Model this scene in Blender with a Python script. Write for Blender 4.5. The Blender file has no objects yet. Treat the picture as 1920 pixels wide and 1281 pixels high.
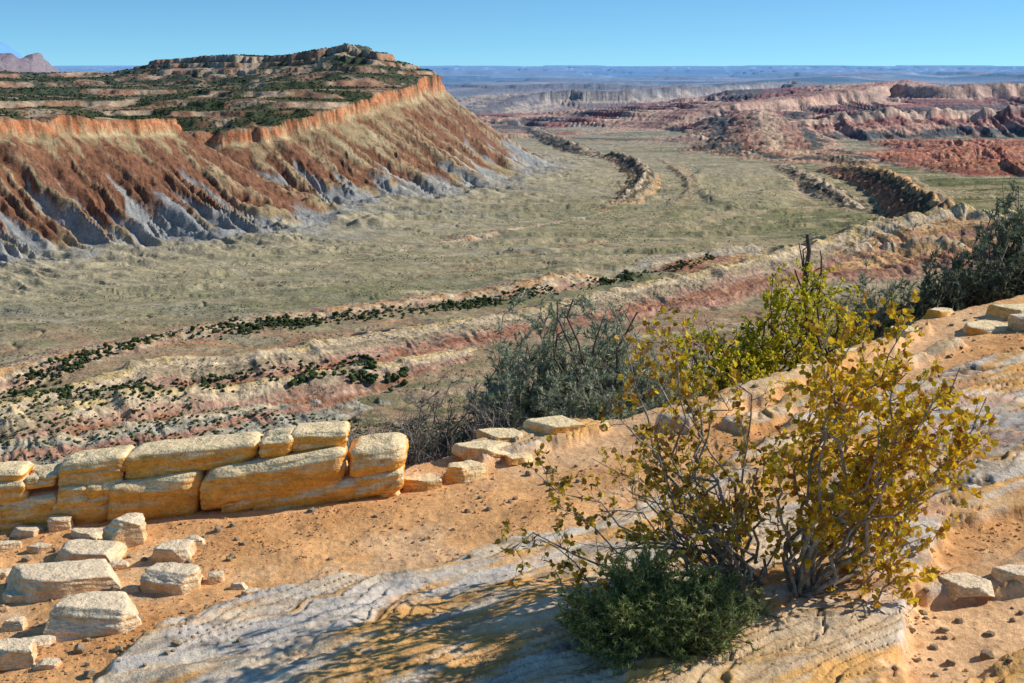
import bpy, bmesh, math, random
import numpy as np
from mathutils import Vector, noise as mn
random.seed(7); RNG=np.random.default_rng(11)
F=2667.0; HV=122.0
PIT=math.atan((640.5-HV)/F); CP,SP=math.cos(PIT),math.sin(PIT)
def ray(u,v): return np.array([u-960.0, F*CP+(640.5-v)*SP, -F*SP+(640.5-v)*CP])
def loc(u,v,z):
    d=ray(u,v); t=z/d[2]; return (d[0]*t,d[1]*t,z)
def at(u,v,y):
    d=ray(u,v); t=y/d[1]; return np.array([d[0]*t,y,d[2]*t])
PA,PB,PC=-2.43,.083,.065
def gp(u,v):
    d=ray(u,v); t=PA/(d[2]-PB*d[0]-PC*d[1]); return np.array([d[0]*t,d[1]*t,d[2]*t])
# ------------------------------------------------------------ noise
_p=np.random.default_rng(3).permutation(256); _p=np.concatenate([_p,_p,_p]).astype(np.int32)
_a=np.random.default_rng(4).random(768)*2*np.pi; GX=np.cos(_a).astype(np.float32); GY=np.sin(_a).astype(np.float32)
def pn(x,y,s=0):
    x=np.asarray(x,np.float64)+s*17.37; y=np.asarray(y,np.float64)+s*9.13
    xf=np.floor(x); yf=np.floor(y); xi=xf.astype(np.int64)&255; yi=yf.astype(np.int64)&255
    fx=(x-xf).astype(np.float32); fy=(y-yf).astype(np.float32)
    u=fx*fx*fx*(fx*(fx*6-15)+10); w=fy*fy*fy*(fy*(fy*6-15)+10)
    a=_p[xi]; b=_p[xi+1]
    def g(k,dx,dy): return GX[k]*dx+GY[k]*dy
    n00=g(_p[a+yi],fx,fy); n10=g(_p[b+yi],fx-1,fy); n01=g(_p[a+yi+1],fx,fy-1); n11=g(_p[b+yi+1],fx-1,fy-1)
    l=n00+u*(n10-n00); m=n01+u*(n11-n01)
    return (l+w*(m-l))*1.45
def fbm(x,y,o=4,s=0):
    r=0;a=1;t=0
    for i in range(o):
        r=r+a*pn(x,y,s+i*3); t+=a; a*=.5; x=x*2.03; y=y*2.03
    return r/t*1.5
def rdg(x,y,o=3,s=0):
    r=0;a=1;t=0
    for i in range(o):
        r=r+a*(1-2*np.abs(pn(x,y,s+i*3))); t+=a; a*=.5; x=x*2.1; y=y*2.1
    return r/t
def sm(a,b,x):
    t=np.clip((x-a)/(b-a),0,1); return t*t*(3-2*t)
def mixc(c,col,m):
    col=np.asarray(col,np.float32)
    return c*(1-m[...,None])+col*m[...,None]
def chaikin(p,n=2,closed=False):
    p=[np.array(q,float) for q in p]
    for _ in range(n):
        q=[] if closed else [p[0]]
        N=len(p)
        for i in range(N if closed else N-1):
            a,b=p[i],p[(i+1)%N]; q+= [a*.75+b*.25,a*.25+b*.75]
        if not closed: q.append(p[-1])
        p=q
    return p
def polyd(X,Y,pts,closed=False):
    best=np.full(X.shape,1e18); T=np.zeros(X.shape); Z=np.zeros(X.shape); S=np.ones(X.shape); acc=0.
    ins=np.zeros(X.shape,bool); N=len(pts)
    for i in range(N if closed else N-1):
        a=pts[i]; b=pts[(i+1)%N]; dx,dy=b[0]-a[0],b[1]-a[1]; L2=dx*dx+dy*dy+1e-9; L=math.sqrt(L2)
        t=np.clip(((X-a[0])*dx+(Y-a[1])*dy)/L2,0,1)
        ex=X-a[0]-t*dx; ey=Y-a[1]-t*dy; d=ex*ex+ey*ey; m=d<best
        best=np.where(m,d,best); T=np.where(m,acc+t*L,T); S=np.where(m,np.sign(dx*ey-dy*ex),S)
        if len(a)>2: Z=np.where(m,a[2]+t*(b[2]-a[2]),Z)
        if closed and abs(dy)>1e-9:
            c=((a[1]>Y)!=(b[1]>Y))&(X<dx*(Y-a[1])/dy+a[0]); ins^=c
        acc+=L
    D=np.sqrt(best)
    if closed: D=np.where(ins,D,-D)
    return D,S,T,Z
# ------------------------------------------------------------ scene helpers
scene=bpy.context.scene; col=scene.collection
def setup(o,kind=None,label=None,cat=None,group=None):
    if kind:o["kind"]=kind
    if label:o["label"]=label
    if cat:o["category"]=cat
    if group:o["group"]=group
    return o
def mesh_np(name,V,Fq,mat,colr=None,smooth=True):
    me=bpy.data.meshes.new(name); V=np.asarray(V,np.float32); Fq=np.asarray(Fq,np.int32); k=Fq.shape[1]
    me.vertices.add(len(V)); me.vertices.foreach_set("co",V.ravel())
    me.loops.add(Fq.size); me.loops.foreach_set("vertex_index",Fq.ravel())
    me.polygons.add(len(Fq)); me.polygons.foreach_set("loop_start",np.arange(0,Fq.size,k,dtype=np.int32))
    me.update(calc_edges=True)
    me.polygons.foreach_set("use_smooth",np.full(len(Fq),smooth))
    if colr is not None:
        a=me.color_attributes.new("col","FLOAT_COLOR","POINT")
        c=np.ones((len(V),4),np.float32); c[:,:3]=np.clip(colr,0.005,1); a.data.foreach_set("color",c.ravel())
    me.materials.append(mat)
    o=bpy.data.objects.new(name,me); col.objects.link(o); return o
def grid_faces(nr,nc):
    i=np.arange(nr*nc).reshape(nr,nc)
    return np.stack([i[:-1,:-1],i[:-1,1:],i[1:,1:],i[1:,:-1]],-1).reshape(-1,4)
def mat_base(name):
    m=bpy.data.materials.new(name); m.use_nodes=True; nt=m.node_tree
    b=nt.nodes["Principled BSDF"]; b.inputs["Roughness"].default_value=.9
    b.inputs["Specular IOR Level"].default_value=.12
    return m,nt,b
def N(nt,t,**k):
    n=nt.nodes.new(t)
    for a,b in k.items(): setattr(n,a,b)
    return n
def noise_tex(nt,co,scale,detail=4,rough=.6,vec_scale=None):
    n=N(nt,'ShaderNodeTexNoise'); n.inputs['Scale'].default_value=scale; n.inputs['Detail'].default_value=detail; n.inputs['Roughness'].default_value=rough
    if vec_scale:
        mp=N(nt,'ShaderNodeMapping'); mp.inputs['Scale'].default_value=vec_scale; nt.links.new(co,mp.inputs['Vector']); co=mp.outputs['Vector']
    nt.links.new(co,n.inputs['Vector']); return n.outputs['Fac']
def mrange(nt,f,a,b,c,d):
    n=N(nt,'ShaderNodeMapRange'); nt.links.new(f,n.inputs[0])
    for i,v in enumerate((a,b,c,d)): n.inputs[1+i].default_value=v
    return n.outputs[0]
def mult(nt,colr,f):
    n=N(nt,'ShaderNodeVectorMath',operation='SCALE'); nt.links.new(colr,n.inputs[0]); nt.links.new(f,n.inputs['Scale']); return n.outputs[0]
def mixn(nt,f,a,b):
    n=N(nt,'ShaderNodeMix',data_type='RGBA'); nt.links.new(f,n.inputs[0])
    for s,v in ((6,a),(7,b)):
        if isinstance(v,tuple): n.inputs[s].default_value=(*v,1)
        else: nt.links.new(v,n.inputs[s])
    return n.outputs[2]
def bump(nt,b,hs,dist,strength=1.):
    prev=None
    for h,d in zip(hs,dist):
        n=N(nt,'ShaderNodeBump'); n.inputs['Strength'].default_value=strength; n.inputs['Distance'].default_value=d
        nt.links.new(h,n.inputs['Height'])
        if prev: nt.links.new(prev,n.inputs['Normal'])
        prev=n.outputs[0]
    nt.links.new(prev,b.inputs['Normal'])
def mat_attr(name,scales,bumps,amp=(.55,1.45)):
    m,nt,b=mat_base(name); co=N(nt,'ShaderNodeTexCoord').outputs['Object']
    c=N(nt,'ShaderNodeVertexColor',layer_name="col").outputs['Color']; hs=[]
    for s in scales:
        f=noise_tex(nt,co,s,4,.65); hs.append(f); c=mult(nt,c,mrange(nt,f,.3,.7,amp[0],amp[1]))
    nt.links.new(c,b.inputs['Base Color']); bump(nt,b,hs,bumps); return m
# ------------------------------------------------------------ camera, light, sky
cam=bpy.data.objects.new("camera",bpy.data.cameras.new("camera")); col.objects.link(cam); scene.camera=cam
cam.data.lens=50; cam.data.sensor_width=36; cam.data.clip_start=.1; cam.data.clip_end=200000
cam.rotation_euler=(math.pi/2-PIT,0,0)
EL=math.radians(35); SA=math.radians(12)
sd=Vector((math.cos(EL)*math.cos(SA),math.cos(EL)*math.sin(SA),math.sin(EL)))
sl=bpy.data.lights.new("sun","SUN"); sl.energy=5.0; sl.angle=math.radians(.5); sl.color=(1,.96,.87)
so=bpy.data.objects.new("sun",sl); col.objects.link(so); so.rotation_euler=sd.to_track_quat('Z','Y').to_euler()
w=bpy.data.worlds.new("World"); scene.world=w; w.use_nodes=True; nt=w.node_tree
sky=N(nt,'ShaderNodeTexSky'); sky.sky_type='NISHITA'; sky.sun_disc=False; sky.sun_elevation=EL; sky.sun_rotation=math.radians(78)
sky.altitude=600; sky.air_density=1.0; sky.dust_density=0.05; sky.ozone_density=2.0
tc=N(nt,'ShaderNodeTexCoord'); mp=N(nt,'ShaderNodeMapping'); mp.inputs['Location'].default_value=(0,0,.085); mp.inputs['Scale'].default_value=(1,1,2.0)
nt.links.new(tc.outputs['Generated'],mp.inputs['Vector']); nt.links.new(mp.outputs[0],sky.inputs['Vector'])
tn=N(nt,'ShaderNodeVectorMath',operation='MULTIPLY'); tn.inputs[1].default_value=(.75,1.19,1.36); nt.links.new(sky.outputs[0],tn.inputs[0])
bg=nt.nodes['Background']; bg.inputs['Strength'].default_value=.110; nt.links.new(tn.outputs[0],bg.inputs['Color'])
scene.view_settings.view_transform='Standard'; scene.view_settings.look='None'; scene.view_settings.exposure=0

# ------------------------------------------------------------ FAR TERRAIN
NC=1400
az=np.radians(np.linspace(-27,27,NC))
rr=np.concatenate([np.geomspace(14,760,50)[:-1],np.exp(np.arange(math.log(760),math.log(7000),.0026)),np.exp(np.arange(math.log(7020),math.log(62000),.0075))])
NR=len(rr); R,AZ=np.meshgrid(rr,az,indexing='ij'); X=R*np.sin(AZ); Y=R*np.cos(AZ)
big=fbm(X/500,Y/500,3,1); med=fbm(X/70,Y/70,4,2); fine=fbm(X/14,Y/14,3,5)
wash=np.abs(fbm(X/260,Y/120,3,6)); 
bench=np.sqrt(((X-480-(Y-2990)*.12)/110)**2+((Y-2990)/560)**2)+.12*fbm(X/80,Y/160,3,12)
lw_=rdg((Y-X*.28)/110+med*.2,(X+Y*.28)/600,2,16)
B=-250+big*6+med*1.8-20*(1-sm(1000,1350,Y))+7*sm(1.05,.85,bench)+6*sm(.55,.95,lw_)*sm(1400,1600,Y)*sm(3600,2800,Y)-2.5*sm(.03,.0,wash)
H=B.copy()
C=np.zeros(X.shape+(3,),np.float32); C[:]=(.36,.275,.145)
vb=fbm((Y-X*.28)/85+med*.35,(X+Y*.28)/700,4,8)
g=sm(-.08,.22,vb+.35*fbm(X/300,Y/200,3,9)-.02)
C=mixc(C,(.145,.15,.055),g*.9)
C=mixc(C,(.50,.39,.24),sm(.12,.35,fbm((Y-X*.28)/65,(X+Y*.28)/500,4,19))*.85)
C=mixc(C,(.47,.36,.22),sm(.6,.95,lw_)*sm(1400,1600,Y)*.6)
C=mixc(C,(.095,.11,.035),sm(.05,.35,fbm(X/60,Y/26,4,24)+.3*g-.12)*.6)
C=mixc(C,(.08,.09,.035),sm(.25,.45,fbm(X/9,Y/9,2,21)+g*.15)*.5)
C=mixc(C,(.07,.10,.028),sm(.03,.0,wash)*.8)
C=mixc(C,(.40,.325,.18),sm(1.05,.9,bench)*.75); C=mixc(C,(.22,.2,.09),sm(.8,.4,bench)*sm(0,.3,fbm(X/40,Y/120,3,13))*.5)
nr_m=sm(1330,1180,Y-X*.12); C=mixc(C,(.38,.24,.145),nr_m*.8*sm(-.5,0,fbm(X/80,Y/20,4,14))); C=mixc(C,(.14,.14,.06),nr_m*sm(.0,.25,fbm(X/50,Y/16,4,15))*.8)
gb=sm(1040,995,Y+X*-.1+big*25)
C=mixc(C,(.07,.085,.03),gb*.9)
mz=np.exp(-((Y-X*.2-1330)/110)**2)*sm(200,-50,X-500); C=mixc(C,(.34,.17,.095),np.clip(mz*1.1,0,1)*sm(-.4,.1,fbm(X/60,Y/30,3,23))*.8)
sw=np.exp(-((Y-(2280+X*.15))/150)**2)*sm(-300,0,X); C=mixc(C,(.09,.12,.032),sw*.9*sm(-.4,.2,med))
sw2=np.exp(-((Y-(1600+X*.25))/110)**2)*sm(450,150,X); C=mixc(C,(.095,.115,.04),sw2*.85*sm(-.4,.2,med))
cv_=[loc(*p,-248)[:2] for p in [(1240,290),(1330,320),(1380,360),(1360,395),(1250,420)]]
Mx=(X>100)&(X<1500)&(Y>1900)&(Y<4200); dd_,_,tt_,_=polyd(X[Mx],Y[Mx],chaikin(cv_,2)); dd_=dd_+med[Mx]*14
cc=C[Mx]; st_=sm(.05,.4,pn(dd_/21,tt_/300,28))*np.exp(-(dd_/270)**2); cc=mixc(cc,(.46,.34,.19),st_*.6); st_=sm(.05,.4,-pn(dd_/21,tt_/300,28))*np.exp(-(dd_/270)**2); cc=mixc(cc,(.17,.16,.08),st_*.5); C[Mx]=cc
# ---- big mesa
rim=[(-1300,1300,-80),(-741,2060,-77),(-600,2250,-82),(-530,2335,-84),(-590,2430,-100),(-690,2490,-112),(-740,2600,-122),(-690,2680,-130),(-560,2665,-128),(-515,2650,-125),(-392,2750,-103),(-288,2950,-66),(-195,3250,-38),(-165,3450,-38),(-240,3850,-40),(-600,4600,-40),(-1500,6500,-40),(-7000,10500,-30),(-7000,1300,-60)]
rimp=chaikin(rim,2,True)
M=(X<700)&(Y>1100)&(R<12500)
x,y=X[M],Y[M]
D,_,T,Z=polyd(x,y,rimp,True)
# smooth rim elevation away from the edge
zw=np.zeros(x.shape); zs=np.zeros(x.shape)
for px_,py_,pz_ in rim[:15]+[(-1500,2600,-60),(-1600,3600,-40)]:
    w_=1/(((x-px_)**2+(y-py_)**2)+120.**2)**1.5; zw+=w_; zs+=w_*pz_
Zs=zs/zw; kz=sm(10,130,D); Z0=Z; 
wob=fbm(x/60,y/60,3,31)
jag=pn(T/16.,x*0,41)*4+pn(T/41.,x*0,42)*11+fbm(x/40,y/40,2,43)*6
Z=Z+pn(T/35,x*0,44)*2.5+pn(T/110,x*0,45)*3
Z=Z*(1-kz)+Zs*kz
Dj=D+jag
d=-Dj
CAP=15*(1+.35*pn(T/45,x*0,46))
W=265*(1+.16*pn(T/110,x*0+.5,33)+.10*pn(T/33,x*0+.3,34))
f=np.clip(d/W,0,2.6)
b0=B[M]; top=Z-CAP
f1=np.clip(f,0,1)
S=1-(1-f1)**1.25
gt=T+wob*14
gul=rdg(gt/75,d/1500+.1,1,35)*.40+rdg(gt/30,d/500,1,39)*.36+rdg(gt/14,d/260,1,36)*.24
amp=(2+31*sm(.02,.75,f))*(1-sm(.95,1.4,f))
hs=top+(b0+3-top)*S+(gul-.45)*amp+fine[M]*.8
caps=Z-CAP*(.5*sm(-2,1,d)+.1*sm(1,5,d)+.4*sm(5,8,d))
ex=np.clip((d-W*.85)/430,0,9)
spur=rdg(gt/56+.3*pn(d/160,T/90,47),d/600,1,48)*.6+rdg(gt/24+.3*pn(d/80,T/60,49),d/300,1,50)*.4
fl=(22*np.clip(spur+.05,-.2,1)*(.75+.5*pn(d/70,T/80,58))+3+med[M]*3)*np.exp(-ex*1.8)*sm(.7,1.0,f)
hs_=np.maximum(hs,b0-6); k_=5.; flb=b0+np.maximum(fl,0); dm=np.clip((hs_-flb)/k_*.5+.5,0,1); blend=hs_*dm+flb*(1-dm)+k_*dm*(1-dm)
hout=np.where(d<8,caps,blend)
zt=-8+14*fbm(x/900,y/900,3,51)
Lr=350+1250*sm(-350,-900,x)
ht=Z+(zt-Z)*np.clip(Dj/Lr,0,1)**.9+fbm(x/110,y/110,4,52)*9*sm(10,200,Dj)
st=17.; q=ht/st+.25*fbm(x/300,y/300,2,59); qf=np.floor(q); ht2=ht+st*(sm(.35,.6,q-qf)-(q-qf)); ht=ht*.55+ht2*.45
up=[(-225,3420),(-330,3330),(-430,3480),(-640,3620),(-900,3800),(-1150,4200),(-900,4600),(-300,4150)]
du,_,Tu,_=polyd(x,y,chaikin(up,2,True),True)
du=du+fbm(x/70,y/70,3,53)*28+pn(x/20,y/20,54)*6
ut=np.interp(x,[-1150,-850,-800,-640,-560,-400,-385,-300,-240],[4,20,26,22,24,50,36,26,14])+fbm(x/90,y/200,1,55)*2
ht=np.where(du>-200,np.maximum(ht,ht+(ut-ht)*(.24*sm(-200,-90,du)+.18*sm(-60,-50,du)+.10*sm(-50,-5,du)+.20*sm(0,10,du)+.28*sm(50,57,du))),ht)
h=np.where(d<0,ht,hout); H[M]=h
c=C[M]
slope_c=np.zeros(c.shape,np.float32); slope_c[:]=(.32,.235,.13)
deb=fbm(gt/34,d/190,4,62)*1.3+.9*sm(.06,.34,f)-.95*sm(.62,.9,f)-.6*(gul-.35)-.04
slope_c=mixc(slope_c,(.215,.09,.05),sm(.0,.22,deb)*.92)
slope_c=mixc(slope_c,(.42,.33,.19),sm(.55,.78,gul)*sm(.08,.25,f)*(1-sm(.6,.9,f))*.7)
slope_c=mixc(slope_c,(.11,.055,.038),sm(.3,-.1,gul)*sm(.1,.3,f)*(1-sm(.7,.9,f))*.6)
grey=sm(.0,.14,(f-.60)*1.6+.7*fbm(gt/30,d/500,3,63)-.8*(gul-.35))
slope_c=mixc(slope_c,(.27,.265,.255),grey)
slope_c=mixc(slope_c,(.40,.375,.32),grey*sm(.45,.75,gul)*.8)
slope_c=mixc(slope_c,(.08,.04,.028),sm(.15,.4,fbm(x/5.5,y/5.5,2,64))*.8*(1-grey)*sm(.0,.2,deb+.2))
slope_c=mixc(slope_c,(.50,.38,.21),sm(24,15,d)*.9*sm(-.4,0,pn(T/60,x*0,76)))
slope_c=mixc(slope_c,(.34,.16,.085),sm(.1,.4,fbm(T/26,d/9,3,75))*sm(60,20,d)*.6)
out_m=1-sm(.92,1.2,f+.25*fbm(x/60,y/60,3,61))
md_=np.exp(-ex*1.0)*sm(.75,.95,f)
c=mixc(c,(.42,.35,.225),np.clip(md_*1.3,0,1)); c=mixc(c,(.28,.265,.22),np.clip(md_*1.2,0,1)*sm(.5,-.1,spur)*.85)
c=mixc(c,(.15,.145,.07),np.clip(md_,0,1)*sm(.15,.4,fbm(x/18,y/18,3,74))*.4)
c=c*(1-out_m[:,None])+slope_c*out_m[:,None]
cap_c=np.zeros(c.shape,np.float32); cap_c[:]=(.50,.19,.085)
cap_c=mixc(cap_c,(.52,.31,.17),sm(-.0,.4,fbm(T/26,d/5,3,65))*.8); cap_c=mixc(cap_c,(.17,.08,.045),sm(.1,.45,fbm(T/14,d/10,3,66))*.7)
c=np.where(((d>-4)&(d<9))[:,None],cap_c,c)
tp=np.zeros(c.shape,np.float32); tp[:]=(.30,.16,.095)
tp=mixc(tp,(.42,.31,.21),sm(-.05,.3,fbm(x/90,y/40,3,67)))
tp=mixc(tp,(.045,.065,.03),sm(-.28,.0,fbm(x/190,y/90,5,68)+.06*np.clip(Dj/900,0,1.2))*.93)
tp=mixc(tp,(.03,.045,.022),sm(.0,.2,fbm(x/8,y/8,2,69))*.85)
led=sm(.27,.38,q-qf)*(1-sm(.56,.68,q-qf))*sm(-.1,.15,fbm(x/160,y/160,2,70))
led=np.maximum(led,sm(-4,2,du)*(1-sm(12,18,du))*.9*sm(-.3,0,fbm(x/90,y/90,2,72))); led=np.maximum(led,sm(46,50,du)*(1-sm(60,66,du))*.9); led=np.maximum(led,sm(-66,-60,du)*(1-sm(-52,-46,du))*.9*sm(-.3,0,fbm(x/90,y/90,2,71)))
tp=tp*(1-led[:,None]*.92)+np.where((fbm(x/120,y/120,2,73)>0)[:,None],np.array([[.50,.36,.24]]),np.array([[.40,.21,.125]]))*led[:,None]*.92
c=np.where((d<=-4)[:,None],tp,c)
C[M]=c
MD=np.full(X.shape,-1e4); MD[M]=Dj
LED=np.zeros(X.shape); LED[M]=led
# ---- hogbacks and ridges
def ridge(px,wn,wf,pw,cols,na=4.,seed=0,capf=.0,band=9.,jw=.2,ts=30.,lump=.5,ns=.9,brk=.35,fi=.0,stp=.55,scr=.65,bst=.25,nb=5.):
    global H,C
    pts=chaikin([loc(*p) for p in px],1)
    a=np.array(pts); mg=max(wn,wf)*1.8
    M=(X>a[:,0].min()-mg)&(X<a[:,0].max()+mg)&(Y>a[:,1].min()-mg)&(Y<a[:,1].max()+mg)
    x,y=X[M],Y[M]; wx=fbm(x/(wn*.8),y/(wn*.8),3,seed+9)*wn*.18; D,S,T,Z=polyd(x+wx,y+wx*.6,pts)
    near=S<0
    tri=rdg(T/ts,x*0+seed,2,seed)
    wj=1+jw*fbm(T/ts,x*0+seed,3,seed)+fi*(tri-.4)
    wd=np.where(near,wn,wf)*wj
    p=np.clip(1-D/wd,0,1)
    pf=p**pw
    qq=pf*nb; q0=np.floor(qq); pf=np.where(near,pf*(1-stp)+stp*(q0+sm(.25,.75,qq-q0))/nb,pf)
    if capf>0: pf=np.where(near,(1-capf)*np.clip(p/.9,0,1)**pw+capf*sm(.86,.93,p),pf)
    b=B[M]; jn=fbm(T/(ts*.5),x*0,4,seed+2)
    zz=b+(Z-b)*(1+brk*(fbm(T/(ts*.9),x*0+2,3,seed+11)-.15))+na*jn
    gl=rdg(T/(ts*.5),D/(wn*2),3,seed+3)
    h=b+(zz-b)*pf+np.where(p>0,fine[M]*na*.3*sm(0,.2,p)+(gl-.4)*na*lump*sm(0,.3,p)*(1-sm(.8,.97,p)),0)
    cur=H[M]; u=(h>cur+.15)&(p>0)
    H[M]=np.where(u,h,cur)
    k=len(cols)-1
    cc=(1-p)*k*.95+ns*fbm(x/(ts*1.0),y/(ts*1.0),4,seed+4)+.5*pn(D/band,T/(ts*2),seed+5)-.5*(gl-.4)*min(ns,1)
    cc=np.clip(cc,0,k-.001) if k>0 else cc*0
    i=np.floor(cc).astype(int); fr=sm(.3,.7,cc-i)[:,None]; ca=np.array(cols,np.float32)
    cr=ca[i]*(1-fr)+ca[np.minimum(i+1,k)]*fr
    cr=cr*(1+bst*np.clip(pn(D/(band*.35),T/(ts*3),seed+8)*1.8,-1,1))[:,None]
    cr=mixc(cr,(.07,.065,.035),sm(.3,.5,fbm(x/5,y/5,2,seed+6)+.15*fbm(x/40,y/40,2,seed+7))*scr)
    e=np.where(u,sm(0,.12,p),0)[:,None]
    C[M]=C[M]*(1-e)+cr*e
cream=(.56,.42,.27); pink=(.46,.28,.19); redd=(.36,.165,.095); tan=(.40,.30,.185); dark=(.10,.085,.06); orange=(.56,.32,.15); olive=(.17,.165,.075); lgr=(.40,.35,.26); rose=(.42,.22,.145); gold=(.60,.43,.20)
ridge([(-300,800,-243),(0,765,-240),(140,712,-238),(300,665,-236),(370,668,-238),(480,660,-237),(700,623,-239),(950,588,-239),(1080,555,-235),(1200,530,-230),(1400,487,-222),(1560,440,-210)],95,50,.85,[gold,cream,tan,pink,redd,rose,pink,tan],3.,100,ts=40,band=7,brk=.15,fi=.15,ns=.75,bst=.3,scr=.5,jw=.15,lump=1.)
ridge([(-200,798,-246),(0,780,-244),(180,745,-242),(330,722,-242),(520,706,-244),(720,680,-246),(900,650,-249)],46,40,.85,[gold,cream,pink,redd,tan],2.6,103,ts=36,band=6,brk=.25,ns=.7,bst=.3,scr=.45,jw=.15,lump=1.)
ridge([(-200,850,-256),(0,826,-252),(200,800,-251),(330,782,-252),(470,762,-257),(640,735,-262),(800,715,-264)],58,36,.9,[cream,lgr,rose,lgr,lgr,tan],2.6,106,ts=28,band=8,brk=.2,ns=.6,lump=1.2,bst=.25,scr=.35,jw=.15)
ridge([(-200,740,-250),(0,692,-246),(200,650,-244),(450,603,-242),(700,570,-240),(825,553,-242)],34,55,.8,[orange,cream,pink,tan,rose],2.2,110,ts=26,brk=.15,ns=.7,jw=.12,scr=.45,lump=1.)
ridge([(850,556,-246),(960,535,-239),(1060,506,-232),(1120,520,-244)],36,70,.8,[orange,cream,pink,rose],2.4,120,ts=24,ns=.7,scr=.45)
ridge([(1180,505,-244),(1290,475,-237),(1400,458,-233)],36,60,.9,[cream,lgr,pink,tan],2.2,125,ts=24,ns=.7,scr=.4)
ridge([(1430,470,-230),(1550,440,-210),(1660,408,-195),(1780,380,-180),(1850,400,-190),(2100,400,-195)],190,90,.9,[gold,cream,orange,rose,orange,redd,rose,tan,olive],4,130,ts=26,fi=.1,lump=.6,brk=.1,ns=.7,bst=.35)
ridge([(1400,505,-236),(1530,478,-226),(1660,452,-214),(1800,440,-205)],40,50,.9,[cream,orange,rose,tan],3,132,ts=26,brk=.25,lump=.5)
ridge([(-100,520,-249),(200,528,-248),(420,520,-247),(560,498,-246),(700,478,-244),(900,440,-242),(1090,408,-242)],20,60,1,[cream,(.42,.27,.16),tan],1.6,135,ts=30,brk=.6)
ridge([(380,600,-252),(520,560,-249),(700,535,-248),(860,510,-247),(980,480,-246),(1250,425,-245)],16,50,1,[(.36,.24,.14),tan],1.2,137,ts=30,brk=.7)
ridge([(1105,300,-240),(1135,285,-226),(1170,286,-218),(1215,312,-220),(1200,345,-228),(1150,385,-242)],42,36,.8,[cream,dark,tan,orange,tan],5,140,ts=22,lump=.7,brk=.45,jw=.3,fi=.25)
ridge([(1000,238,-235),(1040,255,-224),(1085,270,-228),(1110,290,-238)],60,55,.8,[tan,dark,tan],6,145,ts=26,lump=.8,brk=.4,jw=.3,fi=.25)
ridge([(1232,296,-244),(1285,325,-238),(1296,360,-240),(1240,392,-246)],20,60,1,[tan,(.44,.32,.18),tan],2.,150,ts=24,brk=.4,jw=.3)
ridge([(1120,400,-244),(1180,372,-236),(1215,385,-244)],40,50,1,[orange,tan,cream],4,153,ts=20,brk=.5,jw=.35,lump=1.)
ridge([(1470,308,-240),(1540,338,-226),(1610,384,-240)],42,40,.85,[cream,dark,tan,cream],5,155,ts=22,lump=.8,brk=.4,jw=.3,fi=.25)
ridge([(1500,282,-240),(1560,290,-230),(1620,300,-236)],42,40,.85,[tan,dark,orange,tan],5,157,ts=20,lump=.8,brk=.4,jw=.3,fi=.3)
ridge([(1575,308,-232),(1640,314,-214),(1690,328,-204),(1722,352,-198),(1760,372,-200),(1800,392,-206)],52,50,.8,[orange,dark,redd,tan],5,160,ts=22,lump=.9,brk=.2,jw=.3,fi=.35)
ridge([(1190,240,-238),(1300,215,-200),(1420,190,-150),(1520,176,-122),(1640,163,-95),(1685,148,-70),(1740,162,-92),(1920,156,-80),(2300,150,-70)],900,1500,1.0,[(.44,.22,.13),(.60,.36,.22),(.36,.13,.075),(.15,.10,.06),(.54,.31,.19),(.35,.12,.065),(.14,.12,.07),(.44,.27,.17),(.18,.18,.1)],11,170,capf=.34,band=60,ts=150,lump=3.2,ns=.4,fi=.35,brk=.05,bst=.5,scr=.5)
ridge([(1420,205,-170),(1455,245,-205),(1440,275,-232),(1540,292,-240)],260,200,.9,[(.58,.38,.23),(.40,.20,.12),dark,(.48,.28,.17),dark],11,180,ts=70,band=22,lump=1.8,fi=.4,ns=.6,bst=.4)
ridge([(1500,225,-190),(1600,208,-160),(1760,205,-160),(1900,200,-150),(2100,200,-150)],260,300,.9,[(.60,.39,.25),(.36,.13,.075),(.54,.29,.18),dark,(.42,.18,.10)],10,182,ts=110,band=24,lump=2.4,fi=.4,ns=.4,capf=.3,bst=.5,scr=.4)
ridge([(1270,258,-240),(1310,248,-215),(1340,262,-238)],110,90,.9,[cream,pink,tan],5,185,ts=35,lump=1.5)
for k,(a,b_,c_) in enumerate([(1760,285,34),(1850,275,50),(1900,300,44),(1800,262,40),(1960,265,50),(1720,232,26),(1880,232,40),(1560,236,22),(1640,232,22)]):
    ridge([(a-110,b_+5,-246),(a,b_,-250+c_*.9),(a+110,b_+3,-244)],130,130,.8,[(.48,.16,.08),(.56,.24,.13),(.36,.12,.07),(.5,.3,.2)] if k<6 else [cream,(.5,.3,.2)],9,190+k*7,ts=40,lump=1.6,ns=1.,fi=.3)
ridge([(900,215,-240),(960,185,-185),(1060,168,-140),(1180,170,-142),(1250,166,-135),(1380,160,-125),(1490,150,-108),(1500,165,-140)],620,1500,1.2,[(.22,.16,.11),(.54,.39,.25),(.34,.21,.14),(.17,.14,.09),(.36,.26,.17)],8,260,capf=.38,band=80,ts=130,lump=2.2,ns=.5,fi=.25,brk=.1)
ridge([(830,158,-205),(950,160,-170),(1070,156,-150),(1200,160,-160),(1300,158,-150)],900,1500,1.1,[(.14,.13,.1),(.24,.18,.13),(.12,.12,.1)],9,270,capf=.3,band=90,ts=200,brk=.1)
ridge([(1480,158,-160),(1560,146,-130),(1660,135,-95),(1800,134,-92),(1960,140,-110)],2500,2500,1.1,[(.10,.12,.11),(.16,.15,.12)],10,280,capf=.2,band=100,ts=400,brk=.1)
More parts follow.
